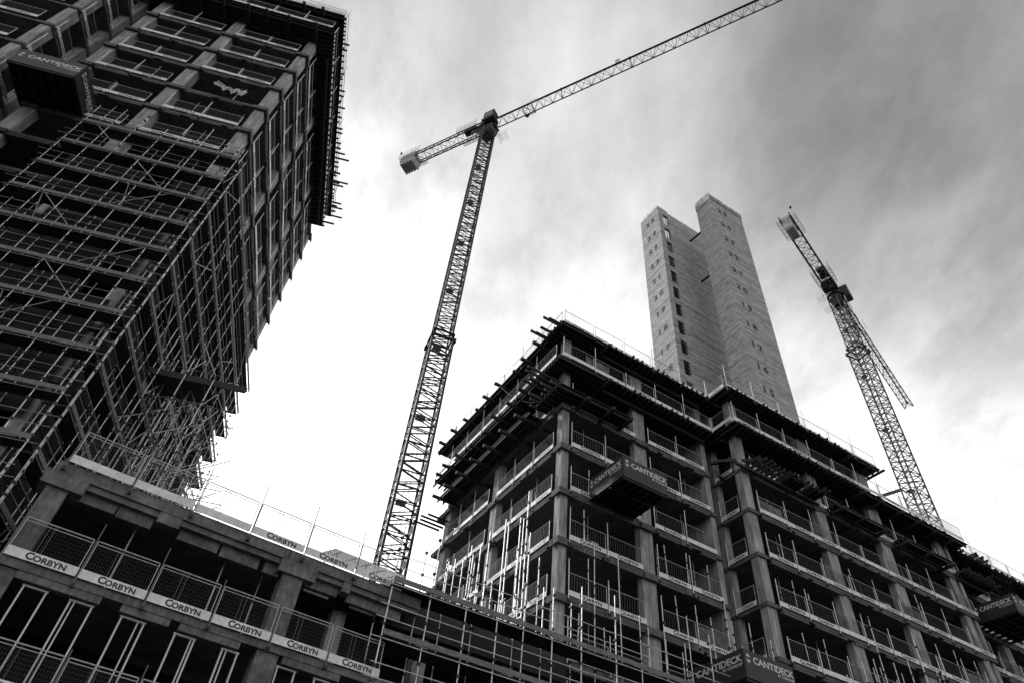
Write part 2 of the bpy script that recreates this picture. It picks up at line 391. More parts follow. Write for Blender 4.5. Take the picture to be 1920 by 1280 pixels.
# ================================================================== LOADING PLATFORMS
def loading_platform(fr, u0, w0, z, rz_face, label, width=3.1, depth=3.3, hh=1.15):
    """local x along facade, y away from the facade is -y; side sheets carry lettering"""
    t = thing('loading_platform', fr.P(u0, w0, z), fr.az+rz_face, label, 'loading platform', 'cantilevered loading platforms')
    fl = MB().box(0, width, -depth, 0, -.05, 0.02)
    fl.build('floor_plate', M['under'], t)
    for i in range(7): MB().beam((.08+i*(width-.16)/6,-depth+.05,-.14),(.08+i*(width-.16)/6,1.6,-.14),.09,.17).build('support_beam', M['under'], t)
    for y in (-depth+.05, -depth*.62, -depth*.3): MB().beam((.02,y,-.27),(width-.02,y,-.27),.1,.09).build('cross_beam', M['under'], t)
    for nm, q in (('front_sheet', (0, width, -depth-.04, -depth, -.18, hh)), ('side_sheet', (-.04, 0, -depth, -.1, -.18, hh)), ('side_sheet', (width, width+.04, -depth, -.1, -.18, hh))):
        MB().box(*q).build(nm, M['hoard'], t)
    fr_ = MB()
    for (x,y) in ((0,-depth),(width,-depth),(0,-.15),(width,-.15),(0,-depth/2),(width,-depth/2)): fr_.beam((x+(.03 if x==0 else -.03),y+.03,0),(x+(.03 if x==0 else -.03),y+.03,hh+.02),.05)
    fr_.build('sheet_frame', M['clamp'], t)
    def letter(ln):
        k = ln/3.15
        d = [('CANTI', .55*k, .60, .44, 1.08*k), ('DECK', 1.97*k, .60, .44, 1.0*k), ('BY CONQUIP', 2.05*k, .40, .17, 1.05*k)]
        mb = text_mesh('platform_lettering', d, M['white'], .006, .03)
        return mb
    def logo(k):
        m = MB()
        for (cx, cz, s) in ((.27,.86,1),(.27,.66,-1)):
            m.prism([(cx-.13*k,cz),(cx,cz+.15),(cx+.13*k,cz),(cx+.07*k,cz-.07),(cx,cz+.02),(cx-.07*k,cz-.07)] if s > 0 else [(cx+.13*k,cz),(cx,cz-.15),(cx-.13*k,cz),(cx-.07*k,cz+.07),(cx,cz-.02),(cx+.07*k,cz+.07)], -.008, -.002)
        return m.mesh('platform_emblem', M['white'])
    fs = [c for c in t.children if c.name.startswith('front_sheet')][0]; ss = [c for c in t.children if c.name.startswith('side_sheet')]
    link('lettering', letter(width), fs, (0, -depth-.04, 0)); link('emblem', logo(1), fs, (0, -depth-.04, 0))
    for s, side in ((ss[0], -1), (ss[1], 1)):
        loc = (-.04, -.1, 0) if side < 0 else (width+.04, -depth, 0)
        link('lettering', letter(depth-.15), s, loc, -math.pi/2 if side < 0 else math.pi/2)
        link('emblem', logo(1), s, loc, -math.pi/2 if side < 0 else math.pi/2)
    return t
loading_platform(FR, 1.93, 0-.02, ZR(0)+.02, 0, 'dark lettered loading platform jutting from the near long face beside the corner column', 3.1, 3.15)
loading_platform(FR, 8.1, -.02, ZR(-3)+.3, 0, 'dark lettered loading platform at the bottom edge below the pier wall', 3.3, 3.95, 1.15)
loading_platform(FR, 37.1, -1.3, ZR(1)+.05, 0, 'dark lettered loading platform at the far right edge under the joists', 4.6, 3.1)
loading_platform(FB, -12.2, 0.1, ZB(-5)+.0, 0, 'dark lettered loading platform high on the left tower', 3.6, 2.7, 1.35)

# ================================================================== LIFT CORES
def core(fr, u0, u1, w0, w1, ztop, label, nums_left, nums_right, openings, stair=None, z25=None):
    t = thing('concrete_core', fr.P(0,0,0), fr.az, label, 'core tower', 'bare concrete core towers')
    th = .3
    b = MB()
    b.box(u0, u0+th, w0, w1, 0, ztop)                       # left wall
    b.box(u1-th, u1, w0, w1, 0, ztop)
    b.box(u0+th, u1-th, w1-th, w1, 0, ztop-1.2)
    if openings:
        oa, ob = openings
        b.box(u0+th, oa, w0, w0+th, 0, ztop); b.box(ob, u1-th, w0, w0+th, 0, ztop-.4)
        z = z25+.9
        k = 0
        zs = []
        while z > 20: zs.append(z); z -= H
        top = ztop
        for z1 in zs:
            b.box(oa, ob, w0, w0+th, z1, top); top = z1-2.15
        b.box(oa, ob, w0, w0+th, 0, top)
    else:
        b.box(u0+th, u1-th, w0, w0+th, 0, ztop-.5)
    if stair:
        b.box(u0-.002, u0+.5, w0+1.2, w1, ztop, ztop+.5)
    b.build('core_wall', M['core'], t)
    if openings:
        oa, ob = openings; fm = MB(); z = z25+.9
        MB().box(oa-.1, ob+.1, w0+th+.9, w0+th+1.0, 20, ztop-3.6).build('opening_shade', M['dark'], t)  # black sheet standing for the unlit shaft behind the openings
        while z > 24:
            for q in (.55, 1.1, 1.6): fm.beam((oa,w0+.12,z-q),(ob,w0+.12,z-q),.05,.06)
            fm.beam(((oa+ob)/2,w0+.12,z-2.15),((oa+ob)/2,w0+.12,z),.05)
            z -= H
        fm.build('opening_bars', M['clamp'], t)
    rb_ = MB(); r2 = random.Random(3)
    for i in range(60):
        f = r2.random(); sgn = r2.choice([0,1,2])
        x, y, zt = ((u0+.15, w0+(w1-w0)*f, ztop) if sgn == 0 else (u0+(u1-u0)*f, w0+.15, ztop-.5) if sgn == 1 else (u0+(u1-u0)*f, w1-.15, ztop-1.2))
        rb_.tube((x,y,zt-.1), (x+r2.uniform(-.06,.06),y+r2.uniform(-.06,.06),zt+r2.uniform(.4,1.1)), .016, 3)
    rb_.build('starter_bars', M['rebar'], t)
    if stair:
        cap = MB(); x = w0-.02
        while x < w1: cap.box(u0-.07, u0-.03, x, min(x+1.1, w1), ztop-1.25+.05*math.sin(x*7), ztop+.25*math.sin(x*3)+.3); x += 1.15
        for k_ in range(5): cap.box(u0+.2+k_*1.1, u0+1.2+k_*1.1, w0-.07, w0-.03, ztop-1.1, ztop-.2+.1*math.sin(k_*2.2))
        cap.build('edge_screen', M['conc'], t)
    for (nums, face, pos) in ((nums_left, 'l', None), (nums_right, 'r', None)):
        for (n, c, z) in nums:
            me = text_mesh('level_number', [(n[0], 0, 0, 1.15, 1.1), (n[1], 1.0, 0, 1.15, 1.1)], M['ink'], .003, .04)
            if face == 'l': link('level_number', me, t, (u0-.015, c, z), -math.pi/2)
            else: link('level_number', me, t, (c, w0-.015, z))
    return t
z25 = ZR(18.6)
core(FR, 20.66, 29.2, 9.46, 13.0, ZR(19.35), 'left core tower of bare concrete with a column of dark window openings',
     [(str(25-i), 12.0, z25-H*i-.2) for i in range(11)], [], (21.45, 22.4), None, z25+.0)
z25b = ZR(17.7)
core(FR, 23.83, 29.4, 3.27, 5.75, ZR(18.62), 'right core tower of bare concrete, taller and nearer, numbered on its right face',
     [], [(str(25-i), 24.9, z25b-H*i-.4) for i in range(12)], None, True, z25b)
for i, (zf, a, c) in enumerate(((17.0, (24.2,8.0), (24.4,5.7)), (14.2, (24.4,7.6), (24.6,5.7)), (7.4, (25.0,8.4), (25.2,5.7)))):
    loose_beam(FR.P(a[0],a[1],ZR(zf)), FR.P(c[0],c[1],ZR(zf)), .16, .25, '%s dark strut between the two core towers, counted from their tops' % ORD[i+1], 'under')
bb = MB(); bb.tube((22.8,3.2,ZR(4)+2.3),(25.6,1.4,ZR(4)+2.2),.05); bb.tube((22.8,3.2,ZR(4)+1.2),(25.6,1.4,ZR(4)+2.2),.05); bb.box(25.45,25.7,1.3,1.5,ZR(4)+1.8,ZR(4)+2.15)
o = bb.build('bracket_arm', M['clamp'], None, FR.o); o.rotation_euler.z = FR.az
tag(o, 'thin dark bracket arm with a small lamp before the right core tower', 'bracket')

# ================================================================== CRANES
def lattice(mb, z0, z1, w, leg, br, step, kbrace=True):
    h = w/2
    for (x,y) in ((-h,-h),(h,-h),(h,h),(-h,h)): mb.beam((x,y,z0),(x,y,z1),leg)
    n = max(1, round((z1-z0)/step)); s = (z1-z0)/n
    for i in range(n):
        a = z0+i*s; c = a+s
        for k, (p, q) in enumerate((((-h,-h),(h,-h)),((h,-h),(h,h)),((h,h),(-h,h)),((-h,h),(-h,-h)))):
            mb.beam((*p,a),(*q,a),br*.9)
            if (i+k) % 2: p, q = q, p
            m = (a+c)/2
            mb.beam((*p,a),(*q,m),br); mb.beam((*q,m),(*p,c),br)
    return mb
def climbing(mb, z0, z1, w):
    "ladder with hoops and landings inside the mast"
    for x in (-.2,.2): mb.tube((x,w*.2,z0),(x,w*.2,z1),.02,4)
    z = z0
    while z < z1: mb.tube((-.2,w*.2,z),(.2,w*.2,z),.012,3); z += .35
def tower_crane(loc, label, z0, zmid, ztop, wl, wu, mast_rot, jib_az, jib_len, cj_len, cab_side, taper_end=False, panel=None, leg=.21, cw=.95):
    t = thing('tower_crane', loc, 0, label, 'crane', 'tower cranes')
    base = link('mast', lattice(MB(), z0, zmid, wl, leg, .085 if leg > .2 else .075, 1.5).mesh('mast', M['crane2']), t, None, mast_rot)
    up = link('mast', lattice(MB(), zmid, ztop, wu, leg*.85, .075, 1.45).mesh('mast', M['crane2']), t, None, mast_rot)
    c = MB(); climbing(c, z0, ztop-1, wu)
    link('ladder', c.mesh('ladder', M['crane2']), t, None, mast_rot)
    z = z0+5
    k = 0
    while z < ztop-5:
        w = wl if z < zmid else wu; p = MB().box(-w*.3, w*.1, -.05, w*.42, z, z+.04)
        link('landing', p.mesh('landing', M['steel']), t, None, mast_rot); z += 9.2; k += 1
    col = MB()
    for zz_ in (zmid-.1, zmid+.8):
        h = (wl if zz_ < zmid else wu)/2+.16
        for (p, q) in (((-h,-h),(h,-h)),((h,-h),(h,h)),((h,h),(-h,h)),((-h,h),(-h,-h))): col.beam((*p,zz_),(*q,zz_),.16,.18)
    for (x,y) in ((-1,-1),(1,1),(1,-1),(-1,1)): col.box(x*wl*.55-.15, x*wl*.55+.15, y*wl*.55-.15, y*wl*.55+.15, zmid-.4, zmid+.1)
    link('collar', col.mesh('collar', M['crane']), t, None, mast_rot)
    # slewing unit
    s = MB().tube((0,0,ztop-.2),(0,0,ztop+.5),wu*.62,20).tube((0,0,ztop+.5),(0,0,ztop+1.0),wu*.78,20).tube((0,0,ztop-1.6),(0,0,ztop-.2),wu*.55,4,wu*.75)
    s.build('slewing_ring', M['crane'], t)
    head_m = MB().box(-1.6,1.3,-1.0,1.0,0,.3)
    for (x,y) in ((-1.2,-.8),(1.0,-.8),(1.0,.8),(-1.2,.8)): head_m.beam((x,y,.3),(x*.8,y*.85,2.8),.18)
    head_m.box(-1.2,1.0,-.8,.8,2.5,2.9); head_m.box(-.9,.7,-.7,.7,.5,1.7); head_m.box(-1.9,-.9,.2,1.1,.3,1.5)
    link('slewing_platform', head_m.mesh('slewing_platform', M['crane']), t, (0,0,ztop+1.0), jib_az)
    jl = jib_len
    # jib: two bottom chords, one top chord, running along local +x
    j = MB(); zb_, zt = .9, 2.6; hw = .72
    def taper(x): return 1-.35*max(0,(x-jl*.55)/(jl*.45)) if taper_end else 1-.2*max(0,(x-jl*.6)/(jl*.4))
    st = 1.55; n = int(jl/st); st = (jl-1.2)/n
    for i in range(n):
        x0 = 1.2+i*st; x1 = x0+st; xm = (x0+x1)/2; a0 = zb_+(zt-zb_)*taper(x0); am = zb_+(zt-zb_)*taper(xm); a1 = zb_+(zt-zb_)*taper(x1)
        for y in (-hw, hw):
            j.beam((x0,y,zb_),(x1,y,zb_),.14)
            j.beam((x0,y,zb_),(xm,0,am),.055); j.beam((xm,0,am),(x1,y,zb_),.055)
        j.beam((x0,0,a0),(x1,0,a1),.2)
        j.beam((x0,-hw,zb_),(x0,hw,zb_),.05); j.beam((x0,-hw if i%2 else hw,zb_),(x1,hw if i%2 else -hw,zb_),.045)
        if i % 7 == 6: j.box(x1-.1,x1+.1,-.16,.16,a1-.2,a1+.22); j.beam((x1,-hw,zb_),(x1,0,a1),.09); j.beam((x1,hw,zb_),(x1,0,a1),.09)
    j.tube((1.0,.0,2.95),(jl*.75,.0,2.95),.03,4)
    link('jib', j.mesh('jib', M['crane']), t, (0,0,ztop+1.0), jib_az)
    cj = MB(); n = int(cj_len/1.5)
    for i in range(n):
        x0 = -1.0-i*(cj_len-1)/n; x1 = x0-(cj_len-1)/n
        for y in (-.75,.75):
            cj.beam((x0,y,.9),(x1,y,.9),.16); cj.beam((x0,y,1.75),(x1,y,1.75),.13); cj.beam((x0,y,.9),((x0+x1)/2,y,1.75),.06); cj.beam(((x0+x1)/2,y,1.75),(x1,y,.9),.06)
        s1 = 1 if i % 2 else -1
        cj.beam((x0,-.75*s1,.9),(x1,.75*s1,.9),.06); cj.beam((x0,.75*s1,.9),(x1,-.75*s1,.9),.06); cj.beam((x0,-.75,.9),(x0,.75,.9),.07)
    link('counter_jib', cj.mesh('counter_jib', M['crane']), t, (0,0,ztop+1.0), jib_az)
    for y in (-1.35, 1.35):
        for (a, c_) in ((-cj_len+.2, -cj_len+4.2), (-5.2, -1.4)):
            gr = MB()
            for zq in (1.2, 1.75, 2.2): gr.tube((a,y,zq),(c_,y,zq),.022,4)
            q = a
            while q <= c_: gr.tube((q,y,1.0),(q,y,2.2),.022,4); q += .8
            for q2 in (0,.2,.4): gr.beam((a, y+(q2 if y < 0 else -q2), 1.0),(c_, y+(q2 if y < 0 else -q2), 1.0), .05, .03)
            q = a
            while q <= c_: gr.beam((q,y,1.0),(q,y*.55,1.0),.04); q += .8
            link('walkway_rail', gr.mesh('walkway_rail', M['steel']), t, (0,0,ztop+1.0), jib_az)
    for i in range(5):
        x = -cj_len+.5+i*.52
        w = MB().prism([(x,1.9),(x+.42,1.9),(x+.42,-.7-.12*(i%2)),(x+.21,-1.0),(x,-.7)], -cw, cw)
        link('counterweight', w.mesh('counterweight', M['cwt']), t, (0,0,ztop+1.0), jib_az)
    wi = MB().box(-4.4,-3.0,-.5,.5,1.85,2.5).tube((-2.5,-.6,2.1),(-2.5,.6,2.1),.36,12)
    link('winch', wi.mesh('winch', M['crane']), t, (0,0,ztop+1.0), jib_az)
    s_ = cab_side
    cabm = MB().prism([(.2,-.9),(1.9,-.7),(2.2,.2),(1.9,1.5),(.2,1.5)], min(s_*.9,s_*2.0), max(s_*.9,s_*2.0))
    cab = link('cab', cabm.mesh('cab', M['crane']), t, (0,0,ztop+1.0), jib_az)
    gm = MB().beam((2.0,s_*1.3,-.45),(2.2,s_*1.3,.15),.02,.02)
    gm = MB().box(.4,1.7,s_*2.0-.012 if s_ < 0 else s_*2.0, s_*2.0 if s_ < 0 else s_*2.0+.012, -.1, 1.2)
    link('cab_window', gm.mesh('cab_window', M['glass']), cab)
    for (x,y) in ((-1.5,-s_*1.9),(1.2,-s_*1.9)):
        bs = MB()
        for q in (0,.55,1.1): bs.tube((x,y-.5,q-.6),(x,y+.5,q-.6),.02,4); bs.tube((x,y-.5,q-.6),(x+1.1,y-.5,q-.6),.02,4)
        for (a,c_) in ((x,y-.5),(x,y+.5),(x+1.1,y-.5)): bs.tube((a,c_,-.6),(a,c_,.5),.02,4)
        for q2 in (0,.37,.73,1.1): bs.beam((x+q2,y-.5,-.6),(x+q2,y+.5,-.6),.05,.03)
        bs.beam((x,y+s_*.5,-.6),(x,0,-.6),.06)
        link('access_basket', bs.mesh('access_basket', M['steel']), t, (0,0,ztop+1.0), jib_az)
    bs = MB(); h_ = wu*.9
    for q in (0,.5,1.0): bs.tube((-h_,-h_,q-3.4),(h_,-h_,q-3.4),.02,4); bs.tube((h_,-h_,q-3.4),(h_,h_,q-3.4),.02,4)
    for (a,c_) in ((-h_,-h_),(h_,-h_),(h_,h_)): bs.tube((a,c_,-3.4),(a,c_,-2.4),.02,4)
    link('mast_rail', bs.mesh('mast_rail', M['steel']), t, (0,0,ztop+1.0), jib_az)
    tr = MB().beam((6.0,-.85,.7),(7.6,-.85,.7),.1).beam((6.0,.85,.7),(7.6,.85,.7),.1).beam((6.05,-.85,.7),(6.05,.85,.7),.1).beam((7.55,-.85,.7),(7.55,.85,.7),.1).beam((6.05,-.85,.7),(7.55,.85,.7),.07).beam((6.8,-.85,.7),(6.8,.85,.7),.07)
    for (x,y) in ((6.1,-.8),(7.5,-.8),(6.1,.8),(7.5,.8)): tr.tube((x,y-.05,.8),(x,y+.05,.8),.14,8)
    for q in (-.2,-.8): tr.tube((7.7,-1.3,q),(8.9,-1.3,q),.02,4)
    for x in (7.7,8.3,8.9): tr.tube((x,-1.3,.6),(x,-1.3,-.8),.02,4)
    link('trolley', tr.mesh('trolley', M['steel']), t, (0,0,ztop+1.0), jib_az)
    hk = MB().tube((6.5,-.1,.55),(6.5,-.1,-1.0),.02,4).tube((6.9,.1,.55),(6.9,.1,-1.0),.02,4).box(6.4,7.0,-.15,.15,-1.5,-1.0).tube((6.7,0,-1.5),(6.7,0,-1.9),.07,6).tube((6.7,0,-1.9),(6.95,0,-2.15),.07,6)
    link('hook_block', hk.mesh('hook_block', M['crane']), t, (0,0,ztop+1.0), jib_az)
    lp = MB().tube((-cj_len+.2,-1.2,2.0),(-cj_len+.2,-1.2,2.7),.03,4).tube((-cj_len+.2,-1.2,2.7),(-cj_len+.2,-1.2,3.0),.16,8)
    link('beacon', lp.mesh('beacon', M['crane']), t, (0,0,ztop+1.0), jib_az)
    if panel:
        link('sunlit_panel', MB().box(panel-.35,panel+.35,-.03,.03,2.9,4.2).mesh('sunlit_panel', M['white']), t, (0,0,ztop+1.0), jib_az)  # jib service panel, its white stands for the sun catching it
    return t
tower_crane((-7.3, 49.3, 0), 'tall tower crane in the middle, its long jib rising to the top edge', 0, 51.5, 98.0, 2.15, 1.85, R_(18), R_(-31.9), 60, 16.2, -1, panel=21)
tower_crane((48.6, 63.6, 0), 'smaller tower crane at right behind the block, jib pointing away downward', 0, 74, 85.5, 1.85, 1.55, R_(20), R_(45.0), 33, 16.8, -1, True, leg=.14, cw=.62)

# ================================================================== LEFT TOWER (B)
bt = thing('concrete_frame_building', FB.o, FB.az, 'tall unfinished concrete tower at upper left wrapped in scaffolding, deck overhanging its top', 'building')
ZTOPB = 0
for l in range(-16, 2):
    z = ZB(l); b = MB(); zb_ = z-.26
    if z < .5: continue
    b.box(-11.95, .12, -.1, 20, zb_, z); b.box(-13.2, -11.95, 1.1, 14, zb_, z); b.box(-26, -13.2, -2.1, 12, zb_, z)
    for (u0,u1) in ((-.75,.2),(-6.4,-5.2),(-11.95,-11.0)): b.box(u0,u1,-.2,-.101,zb_-.12,z-.05)
    for (w0,w1) in ((-.2,.7),(6.3,7.4),(13.2,14.2),(19.2,20.1)): b.box(.121,.22,w0,w1,zb_-.12,z-.05)
    x = -11
    while x < -1:
        L = rnd.uniform(1.5,2.6); b.box(x, min(x+L,-.8), -.08, .16, zb_-.14, zb_); x += L+rnd.uniform(.4,.9)
    y = 1
    while y < 19: L = rnd.uniform(1.8,3); b.box(-.16,.10,y,min(y+L,19.8),zb_-.14,zb_); y += L+rnd.uniform(.3,.8)
    b.build('floor_slab', M['slab' if l > -6 else 'dslab'], bt)  # floors behind the scaffold take the shade-darkened concrete
for (u0,u1,w0,w1) in ((-.62,.0,0,.7),(-6.35,-5.55,0,.6),(-11.9,-11.1,.0,.6),(-.5,0,6.4,7.2),(-.5,0,13.3,14.1),(-.5,0,19.2,19.9),(-13.9,-13.3,-2.0,-1.3),(-19,-18.2,-2.0,-1.4),(-13.9,-13.25,.6,1.3)):
    b = MB()
    for l in range(-17, 1):
        if ZB(l) < -2: continue
        b.box(u0,u1,w0,w1,max(0,ZB(l)),ZB(l+1)-.261)
    b.build('column', M['conc'], bt)
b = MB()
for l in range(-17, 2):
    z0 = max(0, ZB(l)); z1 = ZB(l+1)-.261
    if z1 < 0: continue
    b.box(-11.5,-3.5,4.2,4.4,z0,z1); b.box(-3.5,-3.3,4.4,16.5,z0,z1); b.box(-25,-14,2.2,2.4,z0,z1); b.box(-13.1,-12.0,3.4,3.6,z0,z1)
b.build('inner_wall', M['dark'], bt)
# cladding sheets on the far right face
b = MB()
for i, (w0,w1,l0,l1) in enumerate(((14.2,19.1,-9,-3),(14.2,16.4,-3,-1),(7.4,9.0,-2,-1))):
    for l in range(l0, l1): b.box(-.32,-.28,w0,w1,ZB(l)+.1,ZB(l+1)-.42)
b.build('infill_panel', M['net'], bt)
G2 = 'guard barriers along the floor edges of the left tower'
for l in range(-5, 2):
    z = ZB(l); where = 'left tower, '+('highest floor' if l == 1 else '%s floor down' % ORD[2-l])
    if l < 1:
        run(B_BAR, FB, 'front', -11.0, -6.5, -.16, z, 2.2, '# panel left of the middle column, '+where, G2, .8)
        run(B_BAR, FB, 'front', -5.4, -.7, -.16, z, 2.35, '# panel right of the middle column, '+where, G2, .8, skip=.15 if l == -3 else 0)
        run(B_BAR, FB, 'right', .8, 6.3, .18, z, 2.6, '# panel in the first bay of the side face, '+where, G2, .8)
        run(B_BAR, FB, 'right', 7.5, 13.1, .18, z, 2.6, '# panel in the second bay of the side face, '+where, G2, .8)
        run(B_BAR, FB, 'right', 14.3, 19.1, .18, z, 2.4, '# panel in the third bay of the side face, '+where, G2, .8)
        run(B_BAR, FB, 'right', -1.9, .5, -13.15, z, 2.4, '# panel on the wing return, '+where, G2, 1)
        run(B_BAR, FB, 'front', -19.5, -14.2, -2.2, z, 2.5, '# panel on the wing front, '+where, G2, .8)
    else:
        run(B_BAR, FB, 'front', -13, 1.1, -1.35, z, 2.3, '# panel along the front edge, '+where, G2, .3)
        run(B_BAR, FB, 'right', -1.0, 17.6, 1.2, z, 2.6, '# panel along the side edge, '+where, G2, .2)
run(B_BAR, FB, 'front', -8, 1.2, -1.25, ZB(2)+.05, 2.4, '# panel on the crowning deck front of the left tower', G2, 0)
run(B_BAR, FB, 'right', -1.2, 18.8, 1.3, ZB(2)+.05, 2.6, '# panel on the crowning deck side of the left tower', G2, 0)
for (lv, we, nm) in ((2, 19.0, 'crowning formwork deck overhanging the left tower, pale boards on its edge'), (1, 17.9, 'second formwork deck under the top of the left tower, joists in long rows')):
    js = [('W' if False else 'U', w, -4.0, 1.35+rnd.uniform(0,.5)+(rnd.uniform(.4,1.0) if w > 11 and rnd.random() < .4 else 0)) for w in fr_range(1.0, we, .52)]
    js += [('U', w, -13.0, 1.4) for w in fr_range(-1.1, .9, .34)]
    bs = [('W', u, -1.7, 3, .22) for u in fr_range(-12.5, .6, 1.75, .3)] + [('W', -.9, 3, we-.3, .2), ('W', .9, 1, we-.3, .16)]
    deck(FB, ZB(lv)-.02 if lv == 2 else ZB(lv)-.27, -13.2, 1.25, -1.3, we, nm, js, bs,
         fascia=[(-13.2,1.27,-1.36,-1.3,.012,.62)] if lv == 2 else [(1.26,1.3,-.9,we,.0,.24)], group='formwork decks on the left tower')
# hanging cloth
cl = MB(); n = 24
for i in range(n+1):
    f = i/n; x = -3.6+2.1*f; top = ZB(-3)+1.15-.42*math.sin(math.pi*f*.9)+.07*math.sin(i*1.1)-.25*f; hgt = .5+.10*math.sin(i*.9+1)+.05*math.sin(i*2.3)
    for k_ in range(6): cl.v.append((x+.05*math.sin(k_+i*.7), -.55+.07*math.sin(i*1.0+k_*1.1), top-hgt*k_/5))
for i in range(n):
    for k_ in range(5): a = i*6+k_; cl.f.append((a,a+6,a+7,a+1))
o = cl.build('hanging_cloth', M['cloth'], None, FB.o); o.rotation_euler.z = FB.az
sm = o.modifiers.new('thick', 'SOLIDIFY'); sm.thickness = .02
tag(o, 'crumpled pale cloth banner with dark marks hanging on the left tower', 'banner')
ph = MB()
for i in range(7): zq = ZB(-3)+.9-.42*math.sin(math.pi*(i+.5)/7*.9)-.25*(i+.5)/7; ph.tube((-3.4+.26*i,-.645,zq-.06),(-3.3+.26*i,-.645,zq+.08),.022,5)
link('dark_mark', ph.mesh('dark_mark', M['ink']), o)
for i, (u, w) in enumerate(((-9.6,.5),(-8.1,.4),(-4.2,.5),(-2.6,.5),(-1.3,.6))):
    for l in (-5,-4,-3):
        if (i+l) % 2 == 0: prop(FB, u, w, ZB(l), 'grey steel prop %d metres left of the tower corner, %s floor from its top' % (round(-u), ORD[2-l]))

# ================================================================== SCAFFOLDS
def scaffold(fr, name_label, runs, lifts, grp, fine=True):
    """runs: list of dicts(axis,a0,a1,c_out,c_in,step,top(fn),side) ; lifts: list of z"""
    t = thing('scaffold', fr.P(0,0,0), fr.az, name_label, 'scaffold', grp)
    nstd = 0
    for rn in runs:
        ax = rn['ax']; P = (lambda a, c, z: (a, c, z)) if ax == 'u' else (lambda a, c, z: (c, a, z))
        aa = [rn['a0']]
        while aa[-1] < rn['a1']-.6: aa.append(aa[-1]+rn['step'])
        aa[-1] = rn['a1']
        zl = rn.get('lifts', lifts)
        for i, a in enumerate(aa):
            for c, inner in ((rn['out'], 0), (rn['in'], 1)):
                top = rn['top'](a, inner); bot = rn.get('bot', 0)
                e = rnd.uniform(-.05,.05)+(rnd.uniform(-.3,.3) if 0 < i < len(aa)-1 else 0)
                ex, ey = rnd.uniform(-.06,.06), rnd.uniform(-.04,.04)
                p0 = P(a+e-ex, c, bot); p1 = P(a+e+ex, c+ey, top)
                cpl = MB().tube(p0, p1, rn.get('r',.029)*rnd.choice([.9,1,1]), 6).second(M['clamp'])
                z = bot+1.2
                while z < top:
                    q = P(a+e, c, z); cpl.box(q[0]-.055,q[0]+.055,q[1]-.055,q[1]+.055,z-.05,z+.05)
                    z += rnd.choice([.5,1.0,1.0,1.5]) if fine else 2
                cpl.build('standard', M['tube'], t)
        for z in zl:
            z = z+rnd.uniform(-.03,.03); zmax = z
            so = -1 if rn['out'] < rn['in'] else 1
            for (c, zz2, nm2) in ((rn['out'], z-.18, 'ledger'), (rn['out'], z+.55, 'guard_rail'), (rn['out'], z+1.05, 'guard_rail')):
                a = rn['a0']-rnd.uniform(.1,.5); e = rn['a1']+rnd.uniform(.1,.5)
                MB().tube(P(a, c+so*.06, zz2), P(e, c+so*.06, zz2+rnd.uniform(-.03,.03)), rn.get('r',.029)-.007, 5).build(nm2, M[rn.get('lm','tube')], t)
            tr = MB(); a = rn['a0']
            while a <= rn['a1']: tr.tube(P(a, min(rn['out'],rn['in'])-.15, z-.12), P(a, max(rn['out'],rn['in'])+.15, z-.12), .022, 4); a += 1.9
            tag(tr.build('transom', M['clamp'], t), kind='stuff')
            if rn.get('boards', 1):
                c0, c1 = sorted((rn['out'], rn['in'])); bd = MB(); nb = 5
                for q in range(nb):
                    w0 = c0+.06+(c1-c0-.12)*q/nb; w1 = c0+.06+(c1-c0-.12)*(q+1)/nb-.015
                    A = P(rn['a0'], w0, z-.08); Bp = P(rn['a1'], w1, z-.04)
                    bd.box(min(A[0],Bp[0]),max(A[0],Bp[0]),min(A[1],Bp[1]),max(A[1],Bp[1]),z-.08,z-.04)
                bd.build('board_deck', M['ply'], t)
                tb = MB(); a = rn['a0']
                while a < rn['a1']:
                    e = min(a+3.9, rn['a1']); co = rn['out']+so*.04+rnd.uniform(-.004,.004)
                    A = P(a, co-.02, 0); Bp = P(e-.02, co+.02, 0); dz = rnd.uniform(-.02,.02)
                    tb.box(min(A[0],Bp[0]),max(A[0],Bp[0]),min(A[1],Bp[1]),max(A[1],Bp[1]),z-.04+dz,z+.17+dz); a = e
                tb.build('toe_board', M[rn.get('toe','board')], t)
        bm = MB(); a = rn['a0']; kz = 0
        for z in zl:
            for rep in range(rn.get('brace', 1)):
                a = rnd.uniform(rn['a0'], max(rn['a0']+.1, rn['a1']-2.4)); s2 = rnd.choice([-1,1])
                p = P(a if s2 > 0 else a+2.2, rn['out'], z-2.0); q = P(a+2.2 if s2 > 0 else a, rn['out'], z)
                if z-2 > 0: bm.tube(p, q, .026, 5)
                if rnd.random() < .5: bm.tube(P(a, rn['out'], z), P(a+.2, rn['in'], max(0,z-2)), .026, 5)
        if bm.v: tag(bm.build('brace', M['rail'], t), kind='stuff')
    return t
